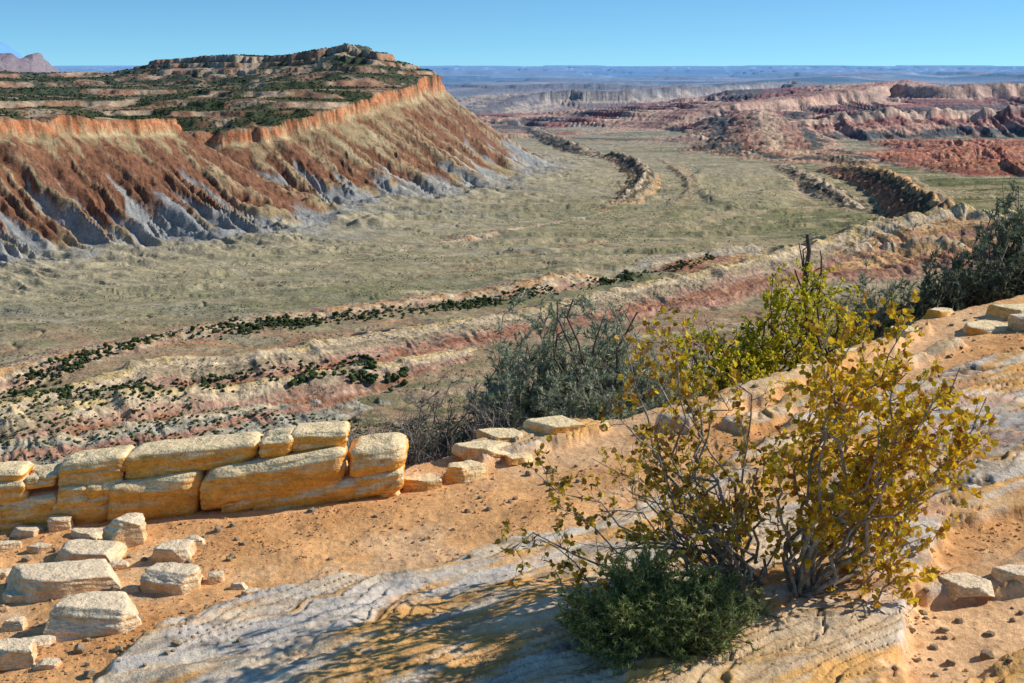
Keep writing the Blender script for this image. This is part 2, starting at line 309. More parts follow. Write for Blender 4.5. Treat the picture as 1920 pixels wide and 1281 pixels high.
def track(px,w_,colr=(.50,.34,.21)):
    pts=chaikin([loc(u,v,-248)[:2] for u,v in px],2); a=np.array(pts); M=(X>a[:,0].min()-20)&(X<a[:,0].max()+20)&(Y>a[:,1].min()-20)&(Y<a[:,1].max()+20)
    D=polyd(X[M],Y[M],pts)[0]; C[M]=mixc(C[M],colr,sm(w_,w_*.5,D)*.85)
track([(1560,278),(1520,300),(1440,305),(1390,290)],9); track([(1700,330),(1745,350),(1790,375),(1770,392),(1700,400)],7); track([(1120,250),(1050,232),(1000,240),(950,232)],14,(.42,.34,.26))
track([(560,640),(490,655),(380,640),(300,652),(200,640)],3.5,(.55,.25,.12)); track([(980,548),(880,575),(800,592),(700,610)],3.5,(.5,.27,.15)); track([(1500,330),(1490,360),(1530,385)],7)
# ---- far plateaus
M=(R>9500); x,y=X[M],Y[M]; r=R[M]
n1=fbm(x/9000,y/3500,5,300); env=np.interp(r,[9500,14000,20000,32000,45000,62000],[-200,-165,-150,-105,-62,-38])
ss=.35*sm(-.05,.0,n1)+.35*sm(.12,.16,n1)+.3*sm(.27,.30,n1)
ss=np.maximum(ss,sm(46000,50000,r)*(.86+.16*sm(-.1,.0,fbm(x/2600,y/9000,4,305))+.10*sm(.1,.14,fbm(x/5000,y/9000,4,306))))
hh=-250+(env+250)*ss
k=sm(9500,12000,r); H[M]=np.maximum(H[M],H[M]*(1-k)+hh*k)
c=C[M]; fc=np.zeros(c.shape,np.float32); fc[:]=(.22,.17,.12); fc=mixc(fc,(.42,.29,.22),sm(-.2,.3,fbm(x/3000,y/1500,4,310))); fc=mixc(fc,(.05,.08,.07),sm(-.05,.25,fbm(x/5000,y/1800,4,311)))
fc=mixc(fc,(.6,.36,.28),sm(48500,52000,r)*.7)
C[M]=c*(1-k[:,None])+fc*k[:,None]
def hill(u,y0,ru,ry,z,colr):
    x0=(u-960)/F*y0; rx=ru/F*y0
    q=np.sqrt(((X-x0)/rx)**2+((Y-y0)/ry)**2)+.12*fbm(X/(rx*.5),Y/(ry*.5),4,int(u)%50+400)
    m=q<1
    hh=np.where(q<.5,-250+(z+250)*(.92+.14*fbm(X/(rx*.3),Y/(ry*.3),2,410)),-250+(z+250)*(.9*sm(1.,.5,q)))
    m=m&(hh>H); H[m]=hh[m]; C[m]=colr
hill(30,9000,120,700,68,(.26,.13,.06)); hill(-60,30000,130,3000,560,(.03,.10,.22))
fa=-.5*R-1.5; nearm=R<760; H=np.where(nearm,np.maximum(fa,-272),H)
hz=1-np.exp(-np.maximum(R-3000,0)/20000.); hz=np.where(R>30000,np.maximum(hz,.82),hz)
C=mixc(C,(.18,.38,.68),hz)  # aerial haze painted into the terrain vertex colour, bluer with distance
m_far=mat_attr("desert_terrain",[.05,.28],[4.,1.2],(.72,1.28))
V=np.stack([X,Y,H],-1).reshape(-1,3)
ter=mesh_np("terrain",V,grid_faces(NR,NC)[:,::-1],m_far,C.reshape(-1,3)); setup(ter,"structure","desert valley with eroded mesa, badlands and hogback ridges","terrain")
def hfar(x,y):
    r=np.hypot(x,y); a=np.arctan2(x,y)
    i=np.clip(np.searchsorted(rr,r),0,NR-1); j=np.clip(((a-az[0])/(az[1]-az[0])).round().astype(int),0,NC-1)
    return H[i,j]

# ------------------------------------------------------------ distant junipers
def ico(sub):
    bm=bmesh.new(); bmesh.ops.create_icosphere(bm,subdivisions=sub,radius=1)
    v=np.array([q.co[:] for q in bm.verts]); f=np.array([[q.index for q in fa.verts] for fa in bm.faces]); bm.free(); return v,f
m_jun,ntj,bj=mat_base("juniper_foliage"); coj=N(ntj,'ShaderNodeTexCoord').outputs['Object']
f_=noise_tex(ntj,coj,1.2,3); cj=mixn(ntj,f_,(.02,.036,.012),(.075,.10,.03)); ntj.links.new(cj,bj.inputs['Base Color'])
m_jun2=mat_attr("scrub_foliage",[.3],[.5],(.6,1.4))
tv,tf=ico(2)
jm=[]
for k in range(6):
    vs=[];fs=[];off=0
    for j in range(7):
        a=random.random()*6.28; rad=random.uniform(.0,.42); c0=np.array([math.cos(a)*rad,math.sin(a)*rad,random.uniform(.3,.85)])
        q=tv*(random.uniform(.24,.42)*np.array([1,1,.9]))*(1+.35*(RNG.random((len(tv),1))-.5)); vs.append(q+c0); fs.append(tf+off); off+=len(tv)
    tr=[(.07,0,-.15),(-.035,.06,-.15),(-.035,-.06,-.15),(.04,0,.5),(-.02,.04,.5),(-.02,-.04,.5)]
    vs.append(np.array(tr)); fs.append(np.array([[0,1,4],[0,4,3],[1,2,5],[1,5,4],[2,0,3],[2,3,5]])+off)
    o=mesh_np("juniper_tree",np.concatenate(vs),np.concatenate(fs),m_jun,None,False); jm.append(o.data); bpy.data.objects.remove(o)
def linepts(pxs,n,spread):
    pts=np.array([loc(*p)[:2] for p in pxs]); s=np.r_[0,np.cumsum(np.hypot(*np.diff(pts,axis=0).T))]; t=RNG.random(n)*s[-1]
    t=t+26*np.sin(t/37.)+14*np.sin(t/13.)
    x=np.interp(t,s,pts[:,0]); y=np.interp(t,s,pts[:,1]); sp=spread*(.7+.6*np.sin(t/61.)**2)
    return np.stack([x+RNG.normal(0,1,n)*sp*.4,y+RNG.normal(0,1,n)*sp],1)
LA=[(-60,752,-258),(0,738,-258),(140,698,-257),(300,656,-256),(560,628,-255),(800,597,-253),(1000,564,-252)]
LB=[(300,654,-257),(560,622,-255),(800,591,-253),(1000,558,-252),(1150,532,-250),(1330,500,-248)]
LC=[(540,768,-270),(640,756,-270),(760,748,-270)]; LD_=[(-40,812,-262),(200,772,-262),(420,742,-262),(700,712,-264)]
L=[linepts(LA,105,11),linepts(LB,90,9),linepts(LD_,50,6),linepts(LC,34,7)]
L=np.concatenate(L)
for i,(x,y) in enumerate(L):
    o=bpy.data.objects.new("juniper_tree",jm[i%6]); col.objects.link(o); s=random.uniform(2.0,4.8) if i<195 else (random.uniform(1.8,3.4) if i<245 else random.uniform(3,6))
    o.location=(x,y,float(hfar(np.array([x]),np.array([y]))[0])); o.scale=(s*random.uniform(.9,1.4),s*1.2,s*random.uniform(.8,1.1)); o.rotation_euler=(0,0,random.random()*6)
    setup(o,None,"dark green juniper tree growing on the red valley soil","tree","junipers scattered along the valley ridges")
iv,if_=ico(1)
def stuff(name,P,sz,colr,label,sq=.75):
    n=len(P); nv=len(iv); z=hfar(P[:,0],P[:,1]); jit=1+.5*(RNG.random((n,nv,1))-.5)
    V=iv[None]*jit*sz[:,None,None]*np.array([1,1,sq]); V=V+np.stack([P[:,0],P[:,1],z+sz*.3],-1)[:,None]
    Fc=(if_[None]+(np.arange(n)*nv)[:,None,None]).reshape(-1,3); cc=np.repeat(colr,nv,axis=0)
    o=mesh_np(name,V.reshape(-1,3),Fc,m_jun2,cc,False); setup(o,"stuff",label,"vegetation")
def rnd_region(n,y0,y1,amax=23):
    a=np.radians(RNG.uniform(-amax,amax,n)); y=y0*(y1/y0)**RNG.random(n); return np.stack([y*np.tan(a),y],1)
def ij(P): return np.clip(np.searchsorted(rr,np.hypot(P[:,0],P[:,1])),0,NR-1),np.clip(((np.arctan2(P[:,0],P[:,1])-az[0])/(az[1]-az[0])).astype(int),0,NC-1)
P=rnd_region(60000,1700,6000,21); i,j=ij(P)
md=MD[i,j]; dens=fbm(P[:,0]/190,P[:,1]/90,5,68)+.06*np.clip(md/900,0,1.2)+RNG.uniform(-.15,.25,len(P))
P=P[(md>8)&(dens>-.05)&(LED[i,j]<.3)][:12000]; s=RNG.uniform(1.3,2.9,len(P)); 
PT=np.concatenate([linepts(LA,700,11),linepts(LB,700,9),linepts(LD_,320,7),linepts([(150,800,-262),(400,760,-264),(700,730,-266)],260,9)]); P=np.concatenate([P,PT]); s=np.concatenate([s,RNG.uniform(.7,2.2,len(PT))])
stuff("woodland",P,s,np.array([.035,.055,.022])*RNG.uniform(.6,1.5,(len(P),1))*np.ones((1,3)),"dark juniper woodland on the mesa top and ridges")
P=rnd_region(56000,880,3000,22); i,j=ij(P)
md=MD[i,j]; near=(P[:,1]<1060)
kp=(md<-480)&((fbm(P[:,0]/150,P[:,1]/45,4,77)+RNG.uniform(-.15,.15,len(P))>.16)|near)
P=P[kp][:18000]; s=RNG.uniform(.3,1.,len(P))**1.4*(.5+P[:,1]/3000)*np.where(P[:,1]<1060,2.1,1.); cc=np.array([.075,.09,.036])*RNG.uniform(.5,1.6,(len(P),1))*np.ones((1,3))
stuff("scrub",P,s,cc,"sagebrush and low scrub dotting the valley floor",.65)

# ------------------------------------------------------------ NEAR GROUND
NC2=1000; az2=np.radians(np.linspace(-33,33,NC2)); r2=np.exp(np.linspace(math.log(1.5),math.log(22),1100)); NR2=len(r2)
R2,A2=np.meshgrid(r2,az2,indexing='ij'); x=R2*np.sin(A2); y=R2*np.cos(A2)
def G2(l): return [tuple(gp(*p)[:2]) for p in l]
edge=G2([(-500,1010),(-200,975),(0,945),(400,915),(755,878),(860,850),(1000,806),(1090,792),(1330,742),(1520,682),(1640,635),(1750,590),(1920,552),(2300,470)])
RK_=[([(120,1320),(330,1190),(480,1130),(640,1085),(800,1070),(940,1015),(1100,985),(1250,930),(1400,870),(1500,800),(1700,735),(1920,680),(2400,620),(2400,1000),(1950,960),(1760,1005),(1740,1080),(1700,1180),(1720,1400),(0,1500)],.035,.05),
      ([(1690,1120),(1760,1080),(1920,1035),(2400,990),(2400,1095),(1900,1118),(1740,1140)],.03,.03),
      ([(1230,805),(1330,765),(1520,700),(1700,628),(1740,608),(1765,622),(1600,695),(1420,762),(1290,812)],.06,.03),
      ([(1160,1290),(1240,1215),(1400,1180),(1620,1165),(1700,1205),(1690,1260),(1600,1400),(1100,1500)],.02,.02),
      ([(860,850),(990,800),(1090,795),(1180,790),(1100,830),(960,860),(900,880)],.04,.03),
      ([(1730,1300),(1860,1225),(1920,1190),(2200,1150),(2200,1350),(1800,1400)],.03,.03),
      ([(520,1290),(700,1160),(1000,1090),(1400,1000),(1800,900),(2400,800),(2400,1000),(1950,960),(1760,1005),(1740,1080),(1700,1180),(1720,1400)],.014,.02),
      ([(1360,800),(1540,730),(1720,660),(1790,640),(1810,655),(1650,715),(1500,775),(1400,815)],.03,.02)]
def hnear(x,y,want=False):
    pl=PA+PB*x+PC*y
    D,S,T,_=polyd(x,y,edge); out=np.where(S>0,D,-D)
    n1=fbm(x*.9,y*.9,3,500); n2=fbm(x*5,y*5,4,501); n3=fbm(x*22,y*22,3,502)
    h=pl+n1*.035
    rs=[]
    for k,(pg,hg,sf) in enumerate(RK_):
        d=polyd(x,y,G2(pg),True)[0]+n1*.10+n2*.035
        rs.append(d); h=h+hg*sm(-sf,sf*.7,d)
    rock=np.clip(np.max([sm(-.015,.02,d) for d in rs],axis=0),0,1)
    L=(y-.42*x+.40*n1+.03*n2)/.26
    rt=sm(.6,2.2,x)
    q=L-np.floor(L); bed=(q-sm(.91,.96,q))*(.016+.016*rt)
    pm=sm(-.3,.15,fbm(x*1.0+4,y*1.6,3,515))
    L2=(y-.55*x+.35*n1+.04*n2)/.075; q2=L2-np.floor(L2); bed2=(q2-sm(.86,.93,q2))*.012*pm
    cr1=np.abs(fbm(x*1.1+.3*n2,y*2.6,2,521)); crk=sm(.026,.006,cr1)*sm(-.2,.1,fbm(x*.9,y*.9,2,523))
    h=h+rock*(bed+bed2+n2*.005+n3*.0018-crk*.016)+(1-rock)*(n2*.008+n3*.0025)
    o=np.clip(out+n2*.06,0,None)
    h=h-(.35*sm(0,.3,o)+.42*o)*(o>0)
    if want: return h,rock,n1,n2,n3,q,out,q2,rs,crk,pm
    return h
h2,rock,n1,n2,n3,q,out,q2,rs,crk,pm=hnear(x,y,True)
def hn(px,py): return float(hnear(np.array([px]),np.array([py]))[0])
c=np.zeros(x.shape+(3,),np.float32); c[:]=(.76,.40,.165)
c=mixc(c,(.64,.28,.09),sm(0,.5,n1)*.6); c=mixc(c,(.80,.51,.28),sm(.05,.4,-n1+n2*.3)*.7)
c=mixc(c,(.45,.2,.08),sm(.3,.5,n3+n2*.4)*.4)
rc=np.zeros(c.shape,np.float32); rc[:]=(.72,.55,.37)
xr=x*.9+y*.42; yr=y*.9-x*.42
rc=mixc(rc,(.60,.53,.46),sm(-.1,.3,fbm(xr*1.2,yr*3.6,5,510)+.1*sm(.5,-1,x))*.8)
rc=mixc(rc,(.76,.37,.09),sm(.0,.28,fbm(xr*.9+3,yr*3.2,5,511)+.12*sm(.8,1.8,x))*.85)
rc=mixc(rc,(.64,.33,.2),sm(.1,.4,fbm(xr*1.2+9,yr*4.,5,512))*.65*sm(.5,2,x))
rc=mixc(rc,(.24,.19,.14),sm(.2,.45,fbm(xr*4.,yr*17.,4,513))*.6)
rc=mixc(rc,(.80,.68,.50),sm(.2,.45,fbm(xr*3.,yr*14.+5,4,514))*.5)
rc=mixc(rc,(.66,.34,.09),sm(.82,.9,q)*.75); rc=mixc(rc,(.22,.11,.05),sm(.91,.94,q)*(1-sm(.98,1,q))*.75)
wm=(sm(-.03,.1,rs[3])*.7+sm(-.03,.1,rs[2])+sm(-.03,.1,rs[4])+sm(-.03,.1,rs[7])+sm(-.03,.1,rs[5])+sm(-.03,.1,rs[1])*.6).clip(0,1); rc=mixc(rc,(.80,.45,.14),wm*.6)
rc=mixc(rc,(.38,.20,.09),sm(.86,.93,q2)*.75*pm); rc=mixc(rc,(.14,.09,.05),crk*.85)
c=c*(1-rock[...,None])+rc*rock[...,None]
c=mixc(c,(.28,.17,.09),sm(.2,.8,out))
m_near=mat_attr("sandstone_ground",[3.,30.,150.],[.014,.008,.0025],(.80,1.20))
gnd=mesh_np("ground",np.stack([x,y,h2],-1).reshape(-1,3),grid_faces(NR2,NC2)[:,::-1],m_near,c.reshape(-1,3)); setup(gnd,"structure","slickrock ledges and orange sand at the cliff edge","ground")

# ------------------------------------------------------------ rocks
def cube_grid(n):
    bm=bmesh.new(); bmesh.ops.create_cube(bm,size=2); bmesh.ops.subdivide_edges(bm,edges=bm.edges[:],cuts=n,use_grid_fill=True)
    v=np.array([q.co[:] for q in bm.verts]); f=np.array([[q.index for q in fa.verts] for fa in bm.faces]); bm.free(); return v,f
cv,cf=cube_grid(21); cv2,cf2=cube_grid(9)
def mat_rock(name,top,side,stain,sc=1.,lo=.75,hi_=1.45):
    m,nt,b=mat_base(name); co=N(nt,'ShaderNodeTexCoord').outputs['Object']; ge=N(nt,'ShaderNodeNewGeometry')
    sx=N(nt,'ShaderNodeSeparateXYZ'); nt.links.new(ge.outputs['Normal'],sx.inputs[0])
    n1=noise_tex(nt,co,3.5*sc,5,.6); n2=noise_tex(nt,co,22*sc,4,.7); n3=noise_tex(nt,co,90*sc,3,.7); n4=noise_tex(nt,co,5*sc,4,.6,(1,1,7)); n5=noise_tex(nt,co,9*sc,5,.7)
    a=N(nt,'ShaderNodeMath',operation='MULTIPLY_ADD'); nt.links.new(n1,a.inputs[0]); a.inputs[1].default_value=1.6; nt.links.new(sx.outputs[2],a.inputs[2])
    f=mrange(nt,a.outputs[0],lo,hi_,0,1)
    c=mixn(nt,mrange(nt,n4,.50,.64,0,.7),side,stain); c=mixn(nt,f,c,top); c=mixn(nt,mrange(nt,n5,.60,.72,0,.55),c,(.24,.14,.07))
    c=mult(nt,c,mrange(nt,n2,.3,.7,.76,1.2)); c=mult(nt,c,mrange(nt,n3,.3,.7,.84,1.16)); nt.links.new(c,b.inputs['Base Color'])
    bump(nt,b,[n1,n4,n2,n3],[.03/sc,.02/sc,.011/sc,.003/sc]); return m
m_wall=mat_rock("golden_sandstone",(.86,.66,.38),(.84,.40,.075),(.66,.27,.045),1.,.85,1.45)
m_stone=mat_rock("pale_sandstone",(.82,.64,.43),(.72,.46,.22),(.58,.34,.15))
def nz3(v,s,seed,o=3):
    off=Vector((seed*3.7,seed*1.3,seed*7.1)); return np.array([mn.fractal(Vector(p)*s+off,1.0,2.0,o) for p in v])
def rounded(v,dims,r):
    h=np.array(dims)/2; r=min(r,min(h)*.95)
    v=np.sign(v)*np.abs(v)**.8; p=v*h; inner=np.clip(p,-(h-r),(h-r)); e=p-inner; l=np.linalg.norm(e,axis=1,keepdims=True); 
    return inner+np.where(l>1e-9,e/np.maximum(l,1e-9)*r,0)
P0=gp(-40,1003); P1=gp(765,930); wd=(P1-P0)[:2]; wd/=np.linalg.norm(wd); wn=np.array([-wd[1],wd[0]])
def wallpt(u,v,off=0.):
    p=P0[:2]+wn*off; d=ray(u,v); nn=wn; t=(p@nn)/(d[:2]@nn); return d*t
def block(q,off,depth,r,seed,label,name="sandstone_block"):
    topc=off>=.02
    q=[(q[0][0],q[0][1]+(18 if topc else 2)),(q[1][0],q[1][1]+(18 if topc else 2)),(q[2][0],q[2][1]+2),(q[3][0],q[3][1]+2)]
    depth=depth*.62 if topc else depth
    off=off*.6
    tl,tr,br,bl=[wallpt(a,b,off) for a,b in q]
    Lx=(np.linalg.norm(tr-tl)+np.linalg.norm(br-bl))/2; Hz=(abs(tl[2]-bl[2])+abs(tr[2]-br[2]))/2
    v=rounded(cv,(Lx,depth,Hz),r*.75)
    rng=np.random.default_rng(seed+900); hd=np.array([Lx,depth,Hz])/2
    for _ in range(4):
        n=rng.normal(size=3)*np.array([1,.6,1]); n/=np.linalg.norm(n); sup=np.abs(n*hd).sum()*rng.uniform(.8,.93); dd=v@n; m=dd>sup; v=v-np.where(m,(dd-sup)*.85,0)[:,None]*n
    nr_=v/np.linalg.norm(v,axis=1,keepdims=True)
    n=nz3(v,3.0,seed,3); n2=nz3(v*np.array([.4,.4,2.8]),8,seed+5,4)
    cr=1-np.clip(np.abs(nz3(v*np.array([1.1,1,2.2]),2.6,seed+15,2))/.05,0,1)
    v=v+nr_*((n*.020+n2*.012-cr*.013)[:,None])
    s=v[:,0]/Lx+.5; t=v[:,2]/Hz+.5
    W=(bl[None]*(1-s)[:,None]+br[None]*s[:,None])*(1-t)[:,None]+(tl[None]*(1-s)[:,None]+tr[None]*s[:,None])*t[:,None]
    dd=v[:,1]+depth/2
    W[:,0]+=wn[0]*dd; W[:,1]+=wn[1]*dd
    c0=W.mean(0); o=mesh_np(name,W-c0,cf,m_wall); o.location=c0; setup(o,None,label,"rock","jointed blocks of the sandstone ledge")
    return o
BL=[
 ([(-60,866),(42,866),(40,905),(-60,910)],.05,.35,.04,"small pale block at the end of the sandstone ledge"),
 ([(-60,905),(45,903),(48,945),(-60,950)],.01,.35,.04,"weathered pale block under a smaller block in the ledge"),
 ([(40,880),(106,872),(104,914),(44,918)],.04,.35,.03,"small cream block in the jointed ledge"),
 ([(103,852),(238,836),(232,906),(104,920)],.05,.4,.05,"rounded golden block capping the ledge"),
 ([(234,838),(482,810),(480,868),(229,906)],.08,.42,.045,"long flat-topped golden block capping the ledge"),
 ([(480,808),(550,800),(548,856),(480,866)],.07,.4,.05,"small rounded golden block wedged into the ledge"),
 ([(540,796),(652,788),(648,842),(548,854)],.12,.38,.035,"thin golden slab on top of the ledge"),
 ([(-60,948),(106,925),(105,965),(-60,1000)],.0,.4,.04,"broad low block at the base of the ledge"),
 ([(104,916),(162,910),(160,946),(106,952)],-.01,.35,.03,"small orange block in the middle course of the ledge"),
 ([(158,906),(228,898),(226,934),(160,942)],.015,.35,.03,"small orange block in the middle course of the ledge"),
 ([(-60,970),(216,922),(200,988),(-60,1035)],.01,.45,.05,"large orange block forming the base of the ledge"),
 ([(204,908),(374,888),(368,972),(192,988)],-.01,.42,.06,"bulging golden block with dark joint beside it"),
 ([(374,886),(646,842),(642,912),(366,966)],-.03,.42,.08,"massive smooth golden block in the ledge"),
 ([(644,842),(764,832),(762,884),(642,912)],-.03,.32,.10,"rounded golden end block of the ledge"),
 ([(400,945),(560,915),(640,900),(405,976)],-.0,.4,.03,"thin orange slab beneath the massive block"),
 ([(470,934),(668,896),(664,938),(470,976)],-.02,.42,.04,"orange slab at the foot of the ledge"),
 ([(655,898),(756,880),(754,920),(657,944)],-.015,.32,.05,"orange slab at the foot of the ledge")]
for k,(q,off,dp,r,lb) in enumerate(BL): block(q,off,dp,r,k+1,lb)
def rockmesh(dims,r,seed,planes=6,hi=True):
    rng=np.random.default_rng(seed); base,ff=(cv,cf) if hi else (cv2,cf2)
    v=rounded(base,dims,r*min(dims)); h=np.array(dims)/2
    for _ in range(planes):
        n=rng.normal(size=3); n[2]=abs(n[2])*.6; n/=np.linalg.norm(n); sup=np.abs(n*h).sum()*rng.uniform(.52,.74)
        dd=v@n; m=dd>sup; v=v-np.where(m,(dd-sup)*.97,0)[:,None]*n
    nr_=v/np.maximum(np.linalg.norm(v,axis=1,keepdims=True),1e-6); s=min(dims)
    n=nz3(v/s,1.4,seed,3); n2=nz3(v/s*np.array([.5,.5,2.5]),3.,seed+3,3); v=v+nr_*((n*.05+n2*.05)*s)[:,None]; v[:,2]+=h[2]
    return v,ff
def rockpx(u0,u1,v0,v1,label,seed,rz=0,hf=.8,df=.75,mat=None,name="boulder",tilt=0,sink=.12,group="loose stones lying on the sand"):
    c=gp((u0+u1)/2,v1-(v1-v0)*.30); k=c[1]/F*1.02; w=(u1-u0)*k; h=(v1-v0)*k*hf*.72
    v,ff=rockmesh((w,w*df,h),.10,seed,9); o=mesh_np(name,v,ff,mat or m_stone)
    z=min(hn(c[0],c[1]),hn(c[0]+w*.3,c[1]),hn(c[0]-w*.3,c[1])); o.location=(c[0],c[1],z-h*sink); o.rotation_euler=(random.uniform(-.06,.06),tilt,rz); setup(o,None,label,"rock",group); return o
RK=[(0,236,1040,1118,"broad flat pale stone lying on the sand",0.1,.8),(74,286,1104,1206,"layered pale stone block with split lower edge",.05,.9),
(194,287,966,1035,"pale angular stone leaning beside flat stones",.3,1.15),(284,382,1006,1056,"rounded orange stone on the sand",-.2,.9),(272,392,1048,1118,"pale angular stone resting on the sand",-.35,.9),
(88,242,1008,1056,"flat orange stone among the loose stones",-.1,.8),(-40,78,1198,1262,"pale stone at the foot of the rubble",.1,.9),(334,392,998,1032,"small orange stone on the sand",.2,.9),
(0,70,1098,1130,"small flat tan stone on the sand",.1,.9),(80,146,966,1004,"small orange stone against the ledge",.3,1),(130,205,988,1014,"thin flat stone tucked under larger stones",0,.7),
(386,430,1066,1094,"small orange stone on the sand",.4,.9),(40,105,1190,1222,"small orange stone beside larger stones",.4,.9),(230,262,1092,1112,"small orange stone on the sand",.1,.9),(0,60,1150,1186,"tan stone half buried in sand",.1,.9),
(430,465,1085,1105,"small tan stone on the sand",.1,.9),(450,492,1100,1118,"small tan stone on the sand",.6,.9),(60,125,1235,1260,"small pale stone half buried in sand",.2,.9),
(-30,40,1010,1040,"tan stone at the foot of the ledge",.2,.9),(20,90,985,1012,"flat orange stone at the foot of the ledge",-.2,.8),(195,250,1040,1064,"small tan stone wedged between larger stones",.2,.8),(50,100,1015,1040,"small orange stone beside the ledge",.5,.8),(-20,30,1060,1090,"small pale stone at the rubble edge",.5,.8)]
for k,(a,b,c_,d_,lb,rz,hf) in enumerate(RK): rockpx(a,b,c_,d_,lb,k+30,rz,hf,.6)
LG=[(752,836,872,926,.5),(832,912,858,910,.8),(850,960,830,866,.5),(900,992,806,842,.5),(985,1092,783,828,.4),(1090,1150,788,812,.4),(700,760,905,932,.6),(930,1010,836,868,.4),
 (1728,1792,548,600,1.2),(1800,1905,585,625,.4),(1860,1960,556,600,.55),(1660,1730,602,630,.5),(1560,1640,640,668,.5),(1400,1500,708,738,.45),(1490,1580,672,702,.45)]
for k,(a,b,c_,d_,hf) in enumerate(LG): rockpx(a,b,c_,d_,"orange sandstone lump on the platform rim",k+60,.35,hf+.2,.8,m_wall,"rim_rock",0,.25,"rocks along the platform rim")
for k,(a,b,c_,d_,hf) in enumerate([(1752,1868,1082,1122,.6),(1866,1990,1050,1112,.55),(1900,1990,560,640,.6)]): rockpx(a,b,c_,d_,"pale fractured ledge stone in orange sand",k+80,.1,hf+.1,.8,m_stone,"ledge_stone",0,.35,"fractured ledge stones")
sm_=[mesh_np("stone",*rockmesh((1,.8,.6),.2,200+k,7,False),m_stone).data for k in range(7)]
for o in [o for o in bpy.data.objects if o.name.startswith("stone")]: bpy.data.objects.remove(o)
regs=[(0,460,985,1270,95),(900,1120,815,960,40),(560,1000,950,1060,15),(1700,1920,1120,1260,30),(1780,1920,580,700,25),(1250,1560,720,900,25)]
for (a,b,c_,d_,n) in regs:
    for _ in range(n):
        p=gp(random.uniform(a,b),random.uniform(c_,d_)); s=random.uniform(.012,.05)*random.uniform(.4,1.1)
        o=bpy.data.objects.new("stone",random.choice(sm_)); col.objects.link(o); o.location=(p[0],p[1],hn(p[0],p[1])-s*.12); o.scale=(s,s,s*random.uniform(.7,1.1)); o.rotation_euler=(random.uniform(-.3,.3),random.uniform(-.3,.3),random.random()*6)
        setup(o,None,"small tan stone lying on orange sand","rock","small stones strewn over the sand")
n=9000; U=RNG.uniform(-50,1980,n*3); Vv=RNG.uniform(560,1290,n*3); Pp=np.array([gp(a,b) for a,b in zip(U,Vv)])
D,S,_,_=polyd(Pp[:,0],Pp[:,1],edge); hh,rk,a1,a2=hnear(Pp[:,0],Pp[:,1],True)[:4]
kp=(S<0)&(D>.05)&(RNG.random(len(Pp))<(1-rk)*.9+.02)&(a1+a2*.9+RNG.uniform(-.4,.4,len(Pp))>.0); Pp=Pp[kp][:n]; hh=hh[kp][:n]; n=len(Pp); sz=RNG.uniform(.002,.006,n)*RNG.uniform(.6,1.7,n)
iv0,if0=ico(1); Vg=iv0[None]*(1+.6*(RNG.random((n,len(iv0),1))-.5))*sz[:,None,None]*np.array([1,1,.7])+np.stack([Pp[:,0],Pp[:,1],hh+sz*.2],-1)[:,None]
gc=np.array([[.62,.34,.15]])*RNG.uniform(.55,1.2,(n,1)); m_grav=mat_attr("gravel_stone",[60.],[.002],(.8,1.2))
gv=mesh_np("gravel",Vg.reshape(-1,3),(if0[None]+(np.arange(n)*len(iv0))[:,None,None]).reshape(-1,3),m_grav,np.repeat(gc,len(iv0),axis=0),False); setup(gv,"stuff","fine orange gravel scattered over sand","gravel")

# ------------------------------------------------------------ shrubs
def leafmat(name,trans):
    m=bpy.data.materials.new(name); m.use_nodes=True; nt=m.node_tree; b=nt.nodes["Principled BSDF"]; b.inputs["Roughness"].default_value=.55; b.inputs["Specular IOR Level"].default_value=.3
    vc=N(nt,'ShaderNodeVertexColor',layer_name="col").outputs['Color']; nt.links.new(vc,b.inputs['Base Color'])
    t=N(nt,'ShaderNodeBsdfTranslucent'); nt.links.new(vc,t.inputs['Color']); mx=N(nt,'ShaderNodeMixShader'); mx.inputs[0].default_value=trans
    nt.links.new(b.outputs[0],mx.inputs[1]); nt.links.new(t.outputs[0],mx.inputs[2]); nt.links.new(mx.outputs[0],nt.nodes['Material Output'].inputs[0]); return m
m_leaf=leafmat("shrub_leaf",.42); m_needle=leafmat("shrub_needle",.25)
def barkmat(name,a,b_):
    m,nt,b=mat_base(name); co=N(nt,'ShaderNodeTexCoord').outputs['Object']; f=noise_tex(nt,co,40,3); nt.links.new(mixn(nt,mrange(nt,f,.35,.65,0,1),a,b_),b.inputs['Base Color']); bump(nt,b,[f],[.003]); return m
m_bark=barkmat("grey_bark",(.18,.14,.10),(.44,.38,.31)); m_dead=barkmat("dead_bark",(.15,.12,.10),(.40,.35,.30)); m_dkbark=barkmat("dark_bark",(.08,.06,.045),(.18,.13,.10))
def nrm(v): return v/(np.linalg.norm(v)+1e-9)
class Tube:
    def __init__(s): s.v=[];s.f=[];s.n=0
    def add(s,path,r0,r1,k=4):
        n=len(path); path=np.asarray(path); d=np.empty_like(path); d[1:-1]=path[2:]-path[:-2]; d[0]=path[1]-path[0]; d[-1]=path[-1]-path[-2]
        d/=np.linalg.norm(d,axis=1,keepdims=True)+1e-9; a=np.cross(d,[.31,.87,.2]); a/=np.linalg.norm(a,axis=1,keepdims=True)+1e-9; b=np.cross(d,a)
        r=np.linspace(r0,r1,n)[:,None,None]; t=np.arange(k)*2*math.pi/k
        s.v.append((path[:,None]+(a[:,None]*np.cos(t)[None,:,None]+b[:,None]*np.sin(t)[None,:,None])*r).reshape(-1,3))
        i=np.arange(n-1)[:,None]*k; j=np.arange(k)[None]; j2=(j+1)%k
        s.f.append((np.stack([i+j,i+j2,i+k+j2,i+k+j],-1).reshape(-1,4))+s.n); s.n+=n*k
